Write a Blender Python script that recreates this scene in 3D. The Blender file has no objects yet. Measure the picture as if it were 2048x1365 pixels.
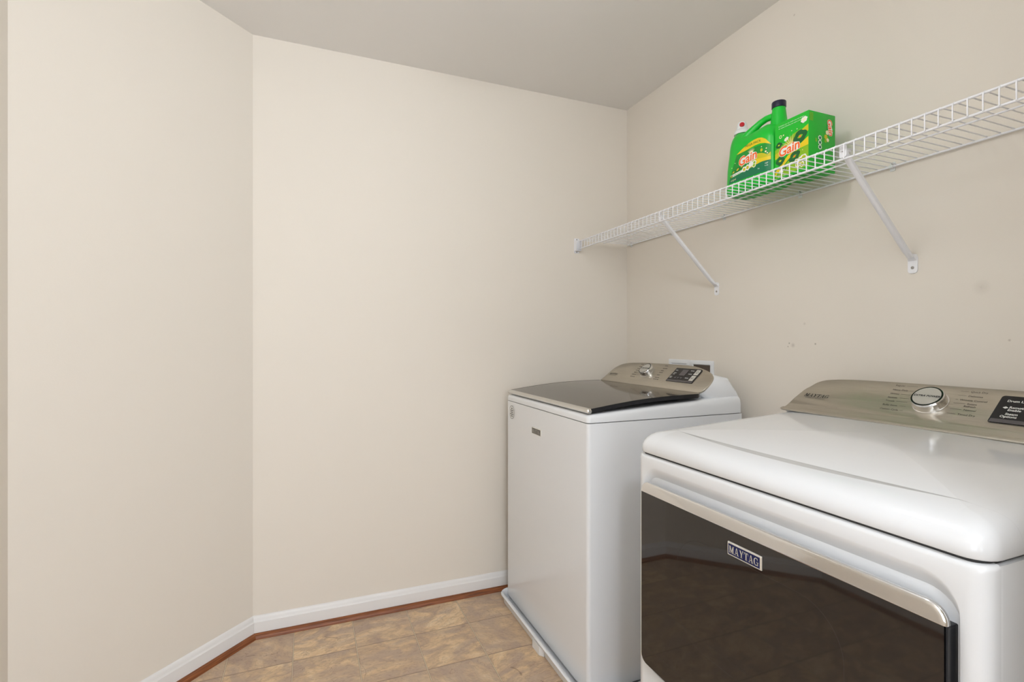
import bpy, bmesh, math, random
from mathutils import Vector, Matrix
random.seed(7)
SC = bpy.context.scene
COL = SC.collection
PI = math.pi

# ---------------------------------------------------------------- camera, world, light, exposure
cam_d = bpy.data.cameras.new('camera'); cam = bpy.data.objects.new('camera', cam_d); COL.objects.link(cam)
cam.location = (0, 0, 1.198); cam.rotation_euler = (PI/2, 0, math.radians(-22.0))
cam_d.sensor_width = 36; cam_d.lens = 1010/2048*36; cam_d.clip_start = 0.02
SC.camera = cam
SC.view_settings.view_transform = 'Standard'; SC.view_settings.look = 'None'
SC.view_settings.exposure = 0.09; SC.view_settings.gamma = 1.0; SC.view_settings.use_curve_mapping = False
w = bpy.data.worlds.new('daylight'); SC.world = w; w.use_nodes = True
w.node_tree.nodes['Background'].inputs[0].default_value = (0.93, 1.0, 1.095, 1)
w.node_tree.nodes['Background'].inputs[1].default_value = 3.8

def area(name, loc, rot, sx, sy, power, color):
    l = bpy.data.lights.new(name, 'AREA'); l.shape = 'RECTANGLE'; l.size = sx; l.size_y = sy
    l.energy = power; l.color = color
    o = bpy.data.objects.new(name, l); COL.objects.link(o); o.location = loc; o.rotation_euler = rot
    return o
# the camera stands in the wide opening between the laundry room and a hall; daylight comes from unseen hall windows added for it,
# and a ceiling lamp is added in the hall, one assumed in the room (both above and behind the view)
LC = (0.945, 1.0, 1.085)
LP = dict(left=2.5, rear=4.0, lamp=35.0, room=7.0)
area('added_rear_daylight_right', (0.90, -1.66, 1.30), (PI/2, 0, 0), 0.85, 1.7, LP['left'], LC)  # added light behind the unseen rear window, brightens the angled wall
area('added_rear_daylight_left', (-0.06, -1.66, 1.30), (PI/2, 0, 0), 1.05, 1.7, LP['rear'], LC)  # added light, other half of the unseen rear window
def bulb(name, loc, power):
    l = bpy.data.lights.new(name, 'POINT'); l.energy = power; l.color = LC; l.shadow_soft_size = 0.11
    o = bpy.data.objects.new(name, l); COL.objects.link(o); o.location = loc
bulb('added_hall_light', (0.0, -0.65, 2.25), LP['lamp'])  # added fill from the hall, no such lamp in view
bulb('room_lamp_light', (0.40, 0.95, 2.25), LP['room'])

# ---------------------------------------------------------------- materials
def mat(name, col, rough=0.5, metal=0.0, spec=0.5, coat=0.0, bump=None, aniso=0.0):
    m = bpy.data.materials.new(name); m.use_nodes = True
    nt = m.node_tree; b = nt.nodes['Principled BSDF']
    b.inputs['Base Color'].default_value = (*col, 1); b.inputs['Roughness'].default_value = rough
    b.inputs['Metallic'].default_value = metal; b.inputs['Specular IOR Level'].default_value = spec
    b.inputs['Coat Weight'].default_value = coat; b.inputs['Coat Roughness'].default_value = 0.06
    if bump:
        sc, st = bump
        tc = nt.nodes.new('ShaderNodeTexCoord'); n = nt.nodes.new('ShaderNodeTexNoise'); n.inputs['Scale'].default_value = sc
        n.inputs['Detail'].default_value = 3
        bp = nt.nodes.new('ShaderNodeBump'); bp.inputs['Strength'].default_value = st; bp.inputs['Distance'].default_value = 0.002
        nt.links.new(tc.outputs['Object'], n.inputs['Vector']); nt.links.new(n.outputs['Fac'], bp.inputs['Height'])
        nt.links.new(bp.outputs['Normal'], b.inputs['Normal'])
    return m
def srgb(r, g, b):
    f = lambda c: ((c/255+0.055)/1.055)**2.4 if c/255 > 0.04045 else c/255/12.92
    return (f(r), f(g), f(b))

class NT:
    """tiny node helper"""
    def __init__(s, m): s.m = m; s.nt = m.node_tree
    def n(s, t, **k):
        x = s.nt.nodes.new(t)
        for a, v in k.items(): setattr(x, a, v)
        return x
    def l(s, a, b): s.nt.links.new(a, b)
    def math(s, op, a, b=None, c=None):
        x = s.n('ShaderNodeMath', operation=op)
        for i, v in enumerate((a, b, c)):
            if v is None: continue
            if isinstance(v, (int, float)): x.inputs[i].default_value = v
            else: s.l(v, x.inputs[i])
        return x.outputs[0]
    def mix(s, f, a, b, blend='MIX'):
        x = s.n('ShaderNodeMix', data_type='RGBA', blend_type=blend)
        if isinstance(f, (int, float)): x.inputs[0].default_value = f
        else: s.l(f, x.inputs[0])
        for i, v in ((6, a), (7, b)):
            if isinstance(v, tuple): x.inputs[i].default_value = (*v, 1)
            else: s.l(v, x.inputs[i])
        return x.outputs[2]
    def ramp(s, f, stops):
        x = s.n('ShaderNodeValToRGB'); s.l(f, x.inputs[0]); e = x.color_ramp.elements
        while len(e) < len(stops): e.new(0.5)
        for el, (p, c) in zip(e, stops): el.position = p; el.color = (*c, 1)
        return x.outputs[0]

# wall paint: cream, very faint roller texture, few scuffs
def wall_mat(name, col, scuffs=()):
    m = mat(name, col, 0.62, spec=0.3); t = NT(m); b = m.node_tree.nodes['Principled BSDF']
    tc = t.n('ShaderNodeTexCoord')
    n = t.n('ShaderNodeTexNoise'); n.inputs['Scale'].default_value = 260; n.inputs['Detail'].default_value = 2
    t.l(tc.outputs['Object'], n.inputs['Vector'])
    bp = t.n('ShaderNodeBump'); bp.inputs['Strength'].default_value = 0.12; bp.inputs['Distance'].default_value = 0.001
    t.l(n.outputs['Fac'], bp.inputs['Height']); t.l(bp.outputs['Normal'], b.inputs['Normal'])
    if scuffs:
        cur = None
        fac = None
        n2 = t.n('ShaderNodeTexNoise'); n2.inputs['Scale'].default_value = 120; t.l(tc.outputs['Object'], n2.inputs['Vector'])
        for (x, y, z, r, k) in scuffs:
            v = t.n('ShaderNodeVectorMath', operation='DISTANCE'); t.l(tc.outputs['Object'], v.inputs[0]); v.inputs[1].default_value = (x, y, z)
            d = t.math('SUBTRACT', 1.0, t.math('DIVIDE', v.outputs['Value'], r))
            d = t.math('MULTIPLY', t.math('MAXIMUM', d, 0.0), k)
            fac = d if fac is None else t.math('ADD', fac, d)
        fac = t.math('MULTIPLY', fac, t.math('ADD', n2.outputs['Fac'], 0.4))
        fac = t.math('MINIMUM', fac, 0.8)
        t.l(t.mix(fac, col, (0.36, 0.31, 0.25)), b.inputs['Base Color'])
    return m
WALLC = (0.79, 0.732, 0.645)
M = {}
M['wall'] = wall_mat('cream_wall_paint', WALLC)
M['wall_r'] = wall_mat('cream_wall_paint_scuffed', WALLC,
    [(1.592, 1.30, 1.19, .004, 1.2), (1.592, 1.285, 1.183, .010, .5), (1.592, 1.305, 1.178, .0035, .9),
     (1.592, 1.20, 1.188, .0045, 1.1), (1.592, 0.745, 1.335, .022, .22), (1.592, .69, 1.20, .004, .7),
     (1.592, 1.24, 1.258, .006, .4), (1.592, 1.28, 2.35, .005, .6)])
M['ceiling'] = wall_mat('flat_ceiling_paint', (0.84, 0.82, 0.79))
M['trim'] = mat('white_trim_paint', (0.80, 0.785, 0.765), 0.35)
M['enamel'] = mat('white_appliance_enamel', (0.80, 0.815, 0.83), 0.25, coat=0.2, bump=(900, .02))
M['plastic'] = mat('white_plastic', (0.80, 0.81, 0.82), 0.35)
M['wire'] = mat('white_vinyl_coating', (0.86, 0.86, 0.88), 0.3)
M['chrome'] = mat('chrome', (0.82, 0.82, 0.82), 0.10, 1.0)
M['silver'] = mat('silver_trim', (0.72, 0.71, 0.68), 0.28, 1.0)
M['black'] = mat('black_gloss', (0.012, 0.012, 0.014), 0.15)
M['satin'] = mat('satin_knob_face', (0.60, 0.585, 0.54), 0.45, 0.55)
M['gap'] = mat('dark_gap', (0.03, 0.03, 0.03), 0.7)
M['glass_lid'] = mat('dark_lid_glass', (0.045, 0.034, 0.023), 0.07, spec=0.6)
M['door_glass'] = mat('dark_door_glass', (0.022, 0.018, 0.015), 0.035, spec=0.62)
M['door_ring'] = mat('dark_glass_ring', (0.035, 0.030, 0.026), 0.6, spec=0.3)
M['ink'] = mat('black_print', (0.02, 0.02, 0.02), 0.5)
M['greyink'] = mat('grey_print', (0.07, 0.06, 0.055), 0.5)
M['whiteink'] = mat('white_print', (0.75, 0.75, 0.72), 0.4)
M['navy'] = mat('navy_enamel', (0.014, 0.018, 0.085), 0.5, spec=0.2)
M['badge'] = mat('badge_silver', (0.80, 0.78, 0.72), 0.22, 0.6)
M['display'] = mat('grey_display', (0.10, 0.09, 0.095), 0.2)
M['button'] = mat('light_button', (0.62, 0.60, 0.54), 0.35)
M['outlet_shade'] = mat('painted_outlet_shade', (0.10, 0.075, 0.055), 0.6)  # dark colour stands in for the shade inside the opening
M['screw'] = mat('screw_steel', (0.35, 0.34, 0.32), 0.35, 0.9)
M['green'] = mat('green_bottle_plastic', srgb(12, 192, 50), 0.33, bump=(700, .05))
M['boxgreen'] = mat('green_carton', srgb(20, 188, 40), 0.42)
M['boxside'] = mat('green_carton_side', srgb(16, 180, 42), 0.42)
M['dkgreen'] = mat('dark_green_print', srgb(8, 96, 40), 0.45)
M['teal'] = mat('teal_print', srgb(0, 118, 74), 0.45)
M['midgreen'] = mat('mid_green_print', srgb(20, 148, 44), 0.45)
M['lime'] = mat('lime_print', srgb(140, 190, 20), 0.45)
M['yellow'] = mat('yellow_print', srgb(236, 206, 20), 0.45)
M['gold'] = mat('gold_print', srgb(205, 195, 20), 0.45)
M['orange'] = mat('orange_print', srgb(252, 108, 30), 0.42)
M['pwhite'] = mat('white_label_print', srgb(240, 240, 232), 0.42)
M['cream'] = mat('cream_petal_print', srgb(246, 236, 190), 0.42)
M['cap'] = mat('navy_cap_plastic', srgb(26, 24, 50), 0.35)
M['red'] = mat('red_button_plastic', srgb(190, 14, 28), 0.3)
M['spout'] = mat('white_spout_plastic', srgb(225, 228, 226), 0.3)

# brushed steel
def steel():
    m = mat('brushed_steel', srgb(176, 168, 156), 0.34, 1.0); t = NT(m); b = m.node_tree.nodes['Principled BSDF']
    tc = t.n('ShaderNodeTexCoord'); mp = t.n('ShaderNodeMapping'); mp.inputs['Scale'].default_value = (1400, 16, 1400)
    n = t.n('ShaderNodeTexNoise'); n.inputs['Scale'].default_value = 1; n.inputs['Detail'].default_value = 3
    t.l(tc.outputs['Object'], mp.inputs[0]); t.l(mp.outputs[0], n.inputs['Vector'])
    t.l(t.ramp(n.outputs['Fac'], [(0.3, srgb(190, 184, 172)), (0.7, srgb(206, 200, 188))]), b.inputs['Base Color'])
    t.l(t.math('ADD', t.math('MULTIPLY', n.outputs['Fac'], 0.14), 0.27), b.inputs['Roughness'])
    return m
M['steel'] = steel()

# dryer top enamel with a pressed crease (bump) parallel to the front edge
def dryer_top():
    m = mat('white_enamel_creased_top', (0.78, 0.795, 0.81), 0.14, coat=0.35); t = NT(m); b = m.node_tree.nodes['Principled BSDF']
    g = t.n('ShaderNodeNewGeometry'); s = t.n('ShaderNodeSeparateXYZ'); t.l(g.outputs['Position'], s.inputs[0])
    x, y = s.outputs[0], s.outputs[1]
    q = t.math('SUBTRACT', y, 0.755); q2 = t.math('MULTIPLY', q, q)
    xc = t.math('ADD', t.math('MULTIPLY', q2, 0.16), 0.893)
    d = t.math('SUBTRACT', x, xc)
    wid = t.math('MULTIPLY', t.math('SUBTRACT', 1.0, t.math('DIVIDE', q2, 0.104)), 0.008)
    wid = t.math('MAXIMUM', wid, 0.0001)
    # pressed step: the panel behind sits a little lower
    v = t.n('ShaderNodeClamp'); t.l(t.math('SUBTRACT', 0.5, t.math('DIVIDE', d, t.math('MULTIPLY', wid, 2.0))), v.inputs[0])
    v = t.math('MULTIPLY', v.outputs[0], t.math('DIVIDE', wid, 0.011))
    bp = t.n('ShaderNodeBump'); bp.inputs['Strength'].default_value = 1.0; bp.inputs['Distance'].default_value = 0.0085
    t.l(v, bp.inputs['Height']); t.l(bp.outputs['Normal'], b.inputs['Normal']); t.l(bp.outputs['Normal'], b.inputs['Coat Normal'])
    return m
M['dryer_top'] = dryer_top()

# oak shoe moulding
def wood():
    m = mat('stained_shoe_wood', srgb(130, 66, 30), 0.45); t = NT(m); b = m.node_tree.nodes['Principled BSDF']
    tc = t.n('ShaderNodeTexCoord'); mp = t.n('ShaderNodeMapping'); mp.inputs['Scale'].default_value = (9, 160, 160)
    n = t.n('ShaderNodeTexNoise'); n.inputs['Detail'].default_value = 4; n.inputs['Distortion'].default_value = 0.6
    t.l(tc.outputs['UV'], mp.inputs[0]); t.l(mp.outputs[0], n.inputs['Vector']); n.inputs['Scale'].default_value = 1
    t.l(t.ramp(n.outputs['Fac'], [(0.3, srgb(86, 44, 18)), (0.5, srgb(130, 72, 34)), (0.75, srgb(158, 96, 52))]), b.inputs['Base Color'])
    return m
M['wood'] = wood()

# vinyl slate-look tile floor
def floor_mat():
    m = mat('slate_look_vinyl_tile', (0.5, 0.4, 0.3), 0.42, spec=0.4); t = NT(m); b = m.node_tree.nodes['Principled BSDF']
    tc = t.n('ShaderNodeTexCoord'); s = t.n('ShaderNodeSeparateXYZ'); t.l(tc.outputs['Object'], s.inputs[0])
    u = t.math('DIVIDE', t.math('SUBTRACT', s.outputs[0], 0.633-0.2285*20), 0.2285)
    v = t.math('DIVIDE', t.math('SUBTRACT', s.outputs[1], 2.056-0.236*40), 0.236)
    iu, iv = t.math('FLOOR', u), t.math('FLOOR', v)
    fu, fv = t.math('FRACT', u), t.math('FRACT', v)
    c = t.n('ShaderNodeCombineXYZ'); t.l(iu, c.inputs[0]); t.l(iv, c.inputs[1])
    wn = t.n('ShaderNodeTexWhiteNoise', noise_dimensions='3D'); t.l(c.outputs[0], wn.inputs['Vector'])
    # per tile random offset and rotation of the pattern
    vm = t.n('ShaderNodeVectorMath', operation='MULTIPLY_ADD'); t.l(wn.outputs['Color'], vm.inputs[0]); vm.inputs[1].default_value = (17, 17, 17)
    t.l(tc.outputs['Object'], vm.inputs[2])
    rot = t.n('ShaderNodeVectorRotate', rotation_type='Z_AXIS'); t.l(vm.outputs[0], rot.inputs['Vector'])
    t.l(t.math('ADD', t.math('MULTIPLY', wn.outputs['Value'], 1.3), -0.35), rot.inputs['Angle'])
    mp = t.n('ShaderNodeMapping'); mp.inputs['Scale'].default_value = (7.5, 12, 5); t.l(rot.outputs[0], mp.inputs[0])
    n1 = t.n('ShaderNodeTexNoise'); n1.inputs['Scale'].default_value = 1.0; n1.inputs['Detail'].default_value = 7; n1.inputs['Roughness'].default_value = 0.62; n1.inputs['Distortion'].default_value = 1.1
    t.l(mp.outputs[0], n1.inputs['Vector'])
    mp2 = t.n('ShaderNodeMapping'); mp2.inputs['Scale'].default_value = (38, 80, 20); t.l(rot.outputs[0], mp2.inputs[0])
    n2 = t.n('ShaderNodeTexNoise'); n2.inputs['Scale'].default_value = 1.0; n2.inputs['Detail'].default_value = 5; n2.inputs['Distortion'].default_value = 1.5
    t.l(mp2.outputs[0], n2.inputs['Vector'])
    mp3 = t.n('ShaderNodeMapping'); mp3.inputs['Scale'].default_value = (3.2, 5, 5); mp3.inputs['Location'].default_value = (3, 7, 1); t.l(rot.outputs[0], mp3.inputs[0])
    n3 = t.n('ShaderNodeTexNoise'); n3.inputs['Scale'].default_value = 1.3; n3.inputs['Detail'].default_value = 4; n3.inputs['Distortion'].default_value = 2
    t.l(mp3.outputs[0], n3.inputs['Vector'])
    base = t.ramp(n1.outputs['Fac'], [(0.30, srgb(166, 144, 126)), (0.43, srgb(196, 168, 138)), (0.54, srgb(220, 190, 150)), (0.70, srgb(236, 212, 176))])
    grey = t.mix(t.ramp(n3.outputs['Fac'], [(0.45, (0, 0, 0)), (0.62, (.8, .8, .8))]), base, srgb(182, 160, 142))
    fine = t.mix(t.math('MULTIPLY', t.ramp(n2.outputs['Fac'], [(0.38, (1, 1, 1)), (0.5, (0, 0, 0))]), 0.32), grey, srgb(142, 118, 102))
    tint = t.mix(t.math('MULTIPLY', wn.outputs['Value'], 0.4), fine, srgb(178, 156, 138))
    # thin cracks
    vo = t.n('ShaderNodeTexNoise'); vo.inputs['Scale'].default_value = 5; vo.inputs['Detail'].default_value = 3; vo.inputs['Distortion'].default_value = 1.2
    t.l(rot.outputs[0], vo.inputs['Vector'])
    cr = t.math('LESS_THAN', t.math('ABSOLUTE', t.math('SUBTRACT', vo.outputs['Fac'], 0.62)), 0.0022)
    col = t.mix(t.math('MULTIPLY', cr, 0.45), tint, srgb(110, 84, 66))
    # joints: light line with dark edge
    eu = t.math('MULTIPLY', t.math('MINIMUM', fu, t.math('SUBTRACT', 1.0, fu)), 0.2285)
    ev = t.math('MULTIPLY', t.math('MINIMUM', fv, t.math('SUBTRACT', 1.0, fv)), 0.236)
    e = t.math('MINIMUM', eu, ev)
    dark = t.math('MULTIPLY', t.math('LESS_THAN', e, 0.0026), 0.55)
    col = t.mix(dark, col, srgb(122, 104, 88))
    light = t.math('MULTIPLY', t.math('LESS_THAN', eu, 0.0012), 0.75)
    col = t.mix(light, col, srgb(222, 208, 178))
    t.l(col, b.inputs['Base Color'])
    h = t.math('ADD', t.math('MULTIPLY', n2.outputs['Fac'], 0.5), t.math('MULTIPLY', t.math('MINIMUM', t.math('DIVIDE', e, 0.003), 1.0), 0.6))
    bp = t.n('ShaderNodeBump'); bp.inputs['Strength'].default_value = 0.6; bp.inputs['Distance'].default_value = 0.0015
    t.l(h, bp.inputs['Height']); t.l(bp.outputs['Normal'], b.inputs['Normal'])
    return m
M['floor'] = floor_mat()
def pane_mat():
    m = bpy.data.materials.new('window_pane_glass'); m.use_nodes = True; nt = m.node_tree; nt.nodes.clear()
    o = nt.nodes.new('ShaderNodeOutputMaterial'); tr = nt.nodes.new('ShaderNodeBsdfTransparent'); gl = nt.nodes.new('ShaderNodeBsdfGlossy')
    gl.inputs['Roughness'].default_value = 0.02; fr = nt.nodes.new('ShaderNodeFresnel'); mx = nt.nodes.new('ShaderNodeMixShader')
    nt.links.new(fr.outputs[0], mx.inputs[0]); nt.links.new(tr.outputs[0], mx.inputs[1]); nt.links.new(gl.outputs[0], mx.inputs[2]); nt.links.new(mx.outputs[0], o.inputs[0])
    return m
M['pane'] = pane_mat()
def lamp_mat():
    m = mat('lamp_diffuser', (0.9, 0.88, 0.84), 0.5); b = m.node_tree.nodes['Principled BSDF']
    b.inputs['Emission Color'].default_value = (1, 0.95, 0.88, 1); b.inputs['Emission Strength'].default_value = 2.0
    return m
M['diffuser'] = lamp_mat()

# ---------------------------------------------------------------- mesh helpers
class MB:
    def __init__(s): s.v = []; s.f = []; s.m = []; s.mats = []; s.uv = None
    def mi(s, m):
        m = M[m] if isinstance(m, str) else m
        if m not in s.mats: s.mats.append(m)
        return s.mats.index(m)
    def add(s, vs, fs, m):
        k = len(s.v); i = s.mi(m)
        s.v += [Vector(p) for p in vs]; s.f += [tuple(k+a for a in f) for f in fs]; s.m += [i]*len(fs)
    def box(s, a, b, m, r=0.0, seg=2):
        bm = bmesh.new(); bmesh.ops.create_cube(bm, size=1)
        a, b = Vector(a), Vector(b)
        for v in bm.verts: v.co = Vector(((a[i]+b[i])/2 + v.co[i]*(b[i]-a[i]) for i in range(3)))
        if r > 0: bmesh.ops.bevel(bm, geom=bm.edges[:], offset=r, segments=seg, affect='EDGES', profile=0.5)
        s.bm(bm, m)
    def bm(s, bm, m):
        bm.verts.index_update(); s.add([v.co.copy() for v in bm.verts], [[v.index for v in f.verts] for f in bm.faces], m); bm.free()
    def loft(s, rings, m, cap0=True, cap1=True, closed=True):
        n = len(rings[0]); vs = [p for r in rings for p in r]; fs = []
        for i in range(len(rings)-1):
            for j in range(n if closed else n-1):
                k = (j+1) % n; fs.append((i*n+j, i*n+k, (i+1)*n+k, (i+1)*n+j))
        if cap0: fs.append(tuple(range(n))[::-1])
        if cap1: fs.append(tuple((len(rings)-1)*n+j for j in range(n)))
        s.add(vs, fs, m)
    def prism(s, poly, fn, d0, d1, m):
        """poly: 2D points, fn(a,b,d)->3D"""
        s.loft([[fn(a, b, d0) for a, b in poly], [fn(a, b, d1) for a, b in poly]], m)
    def flat(s, poly, fn, d, m): s.add([fn(a, b, d) for a, b in poly], [tuple(range(len(poly)))], m)
    def tube(s, path, r, m, n=8, cap=True):
        path = [Vector(p) for p in path]; rings = []
        for i, p in enumerate(path):
            t = (path[min(i+1, len(path)-1)] - path[max(i-1, 0)]).normalized()
            a = t.orthogonal().normalized() if i == 0 else (prev - t*prev.dot(t)).normalized()
            prev = a; b = t.cross(a); rr = r[i] if isinstance(r, (list, tuple)) else r
            rings.append([p + a*math.cos(2*PI*k/n)*rr + b*math.sin(2*PI*k/n)*rr for k in range(n)])
        s.loft(rings, m, cap, cap)
    def lathe(s, c, axis, prof, m, n=48):
        """prof: (r, h) list along axis from c"""
        c = Vector(c); ax = Vector(axis).normalized(); a = ax.orthogonal().normalized(); b = ax.cross(a)
        s.loft([[c+ax*h+(a*math.cos(2*PI*k/n)+b*math.sin(2*PI*k/n))*max(r, 1e-5) for k in range(n)] for r, h in prof], m)
    def build(s, name, parent=None, smooth=True, off=None, angle=35):
        off = Vector(off) if off is not None else (Vector(parent['_o']) if parent is not None and '_o' in parent else Vector((0, 0, 0)))
        me = bpy.data.meshes.new(name); me.from_pydata([tuple(v-off) for v in s.v], [], s.f)
        for m in s.mats: me.materials.append(m)
        for p, i in zip(me.polygons, s.m): p.material_index = i
        bm = bmesh.new(); bm.from_mesh(me); bmesh.ops.recalc_face_normals(bm, faces=bm.faces[:]); bm.to_mesh(me); bm.free()
        if smooth:
            me.shade_smooth(); me.set_sharp_from_angle(angle=math.radians(angle))
        o = bpy.data.objects.new(name, me); COL.objects.link(o)
        if parent is not None: o.parent = parent
        elif any(off): o.location = off
        o['_o'] = tuple(off)
        return o
def thing(name, loc, label, cat, group=None):
    o = bpy.data.objects.new(name, None); COL.objects.link(o); o.location = loc; o['_o'] = tuple(loc)
    o.empty_display_size = 0.05
    o['label'] = label; o['category'] = cat
    if group: o['group'] = group
    return o
def struct(o): o['kind'] = 'structure'; return o
def rrect(a0, a1, b0, b1, r, n=6):
    if isinstance(r, (int, float)): r = (r,)*4
    pts = []
    for (ca, cb, sa, k) in ((a1, b1, 0, 0), (a0, b1, 90, 1), (a0, b0, 180, 2), (a1, b0, 270, 3)):
        rr = r[k]; cx = ca - rr if ca == a1 else ca + rr; cy = cb - rr if cb == b1 else cb + rr
        for i in range(n+1):
            t = math.radians(sa + 90*i/n); pts.append((cx+rr*math.cos(t), cy+rr*math.sin(t)))
    return pts
def circ(ca, cb, ra, rb=None, n=24):
    rb = rb or ra
    return [(ca+ra*math.cos(2*PI*i/n), cb+rb*math.sin(2*PI*i/n)) for i in range(n)]
_dg = None
def text_mesh(body, size, shear=0.0, offset=0.0, align='CENTER', bold=0.0, spacing=1.0):
    """flat letters as 2D verts + faces, y centred on cap height"""
    cu = bpy.data.curves.new('t', 'FONT'); cu.body = body; cu.size = size; cu.shear = shear
    cu.offset = offset; cu.align_x = align; cu.space_character = spacing; cu.resolution_u = 3
    o = bpy.data.objects.new('t', cu); COL.objects.link(o)
    dg = bpy.context.evaluated_depsgraph_get(); dg.update()
    me = bpy.data.meshes.new_from_object(o.evaluated_get(dg))
    vs = [(v.co.x, v.co.y - 0.34*size) for v in me.vertices]; fs = [tuple(p.vertices) for p in me.polygons]
    bpy.data.objects.remove(o); bpy.data.curves.remove(cu); bpy.data.meshes.remove(me)
    return vs, fs
def put_text(mb, body, size, fn, d, m, ca=0, cb=0, rot=0.0, **k):
    vs, fs = text_mesh(body, size, **k); c, s_ = math.cos(rot), math.sin(rot)
    mb.add([fn(ca+x*c-y*s_, cb+x*s_+y*c, d) for x, y in vs], fs, m)

# slab-serif capitals for the badge, unit height 1
def serif(ch):
    def R(a0, a1, b0, b1): return [(a0, b0), (a1, b0), (a1, b1), (a0, b1)]
    if ch == 'M': return 1.16, [R(.0, .30, 0, .09), R(.10, .20, 0, 1), R(.0, .26, .91, 1), [(.10, 1), (.34, 1), (.66, .12), (.52, .0)], [(.52, 0), (.60, .0), (.92, 1), (.80, 1)],
                               R(.80, 1.02, .0, 1), R(.70, 1.14, 0, .09), R(.84, 1.14, .91, 1)]
    if ch == 'A': return 1.0, [[(.12, 0), (.20, 0), (.50, 1), (.42, 1)], [(.42, 1), (.58, 1), (.92, 0), (.68, 0)], R(.0, .32, 0, .09), R(.58, 1.0, 0, .09), R(.24, .72, .28, .37)]
    if ch == 'Y': return .98, [R(.38, .60, 0, .45), R(.26, .72, 0, .09), [(.06, 1), (.30, 1), (.60, .42), (.38, .42)], [(.76, 1), (.86, 1), (.60, .42), (.50, .42)], R(.0, .38, .91, 1), R(.64, .98, .91, 1)]
    if ch == 'T': return .9, [R(.34, .56, 0, 1), R(.22, .68, 0, .09), R(.0, .90, .90, 1), R(.0, .07, .68, 1), R(.83, .90, .68, 1)]
    if ch == 'G':
        out = []; N = 18
        for i in range(N):
            t0 = math.radians(48 + 285*i/N); t1 = math.radians(48 + 285*(i+1)/N)
            def p(t, k, th): return (.48 + (.48-th*1.0*abs(math.cos(t)) if k else .48)*math.cos(t), .5 + (.5-th*.5 if k else .5)*math.sin(t))
            out.append([p(t0, 0, .22), p(t1, 0, .22), p(t1, 1, .22), p(t0, 1, .22)])
        out += [R(.74, .92, .02, .46), R(.58, 1.02, .40, .48), R(.74, .81, .66, .95)]
        return 1.02, out
def maytag(mb, fn, d, m, ca, cb, h, shear=0.0, gap=.08, wk=1.0):
    tot = sum(serif(c)[0] for c in 'MAYTAG') + gap*5; x = -tot/2
    for c in 'MAYTAG':
        wd, polys = serif(c)
        for p in polys: mb.flat([(ca+((x+a)*wk+(b-.5)*shear)*h, cb+(b-.5)*h) for a, b in p], fn, d, m)
        x += wd+gap

# ---------------------------------------------------------------- setting
HC = 2.44; XR = 1.592; YB = 2.29; XL = -0.743; YR = -1.55
CA = (-0.207, YB); CB = (XL, 1.754)
mb = MB(); mb.box((XL-.1, YR-.1, -.1), (XR+.1, YB+.1, 0), 'floor'); struct(mb.build('floor', smooth=False))
mb = MB(); mb.box((XL-.1, YR-.1, HC), (XR+.1, YB+.1, HC+.1), 'ceiling'); struct(mb.build('ceiling', smooth=False))
mb = MB(); mb.box((CA[0]-.0, YB, 0), (XR, YB+.1, HC), 'wall'); struct(mb.build('wall_back', smooth=False))
mb = MB(); mb.box((XR, YR-.1, 0), (XR+.1, YB+.1, HC), 'wall_r'); struct(mb.build('wall_right', smooth=False))
mb = MB()
pl = [CA, CB, (CB[0]-.1, CB[1]), (CA[0], CA[1]+.1)]
mb.loft([[(a, b, 0) for a, b in pl], [(a, b, HC) for a, b in pl]], 'wall'); struct(mb.build('wall_angled', smooth=False))
def holed(name, fn, a0, a1, th, hole, wname, mid=True):
    """wall panel fn(a, d, z) with a window opening and the window filling it (d = outward depth)"""
    h0, h1, g0, g1 = hole; mb = MB()
    def bx(mb, x0, x1, d0, d1, z0, z1, m):
        mb.add([fn(a, d, z) for z in (z0, z1) for d in (d0, d1) for a in (x0, x1)], [(0, 1, 3, 2), (4, 5, 7, 6), (0, 1, 5, 4), (2, 3, 7, 6), (0, 2, 6, 4), (1, 3, 7, 5)], m)
    bx(mb, a0, h0, 0, th, 0, HC, 'wall'); bx(mb, h1, a1, 0, th, 0, HC, 'wall'); bx(mb, h0, h1, 0, th, 0, g0, 'wall'); bx(mb, h0, h1, 0, th, g1, HC, 'wall')
    struct(mb.build(name, smooth=False)); t_ = .035; mb = MB()
    bx(mb, h0, h0+t_, .03, .08, g0, g1, 'trim'); bx(mb, h1-t_, h1, .03, .08, g0, g1, 'trim')
    bx(mb, h0+t_, h1-t_, .03, .08, g0, g0+t_, 'trim'); bx(mb, h0+t_, h1-t_, .03, .08, g1-t_, g1, 'trim'); bx(mb, h0+t_, h1-t_, .035, .075, (g0+g1)/2-.018, (g0+g1)/2+.018, 'trim')
    w_ = struct(mb.build(wname, smooth=False)); mb = MB(); bx(mb, h0+t_, h1-t_, .054, .058, g0+t_, g1-t_, 'pane'); mb.build('pane', w_, smooth=False)
holed('wall_left', lambda a, d, z: Vector((XL-d, a, z)), YR, CB[1], .1, (-1.10, -.14, .55, 2.08), 'added_window_1')  # unseen window, added to let daylight into the hall
holed('wall_rear', lambda a, d, z: Vector((a, YR-d, z)), XL, XR, .1, (-.62, 1.36, .42, 2.16), 'added_window_2')  # unseen wide window, added and sized to light the laundry room
XO, YO = 0.70, 0.16
mb = MB(); mb.box((XO, YO-.11, 0), (XR, YO, HC), 'wall'); struct(mb.build('wall_front', smooth=False))

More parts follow.
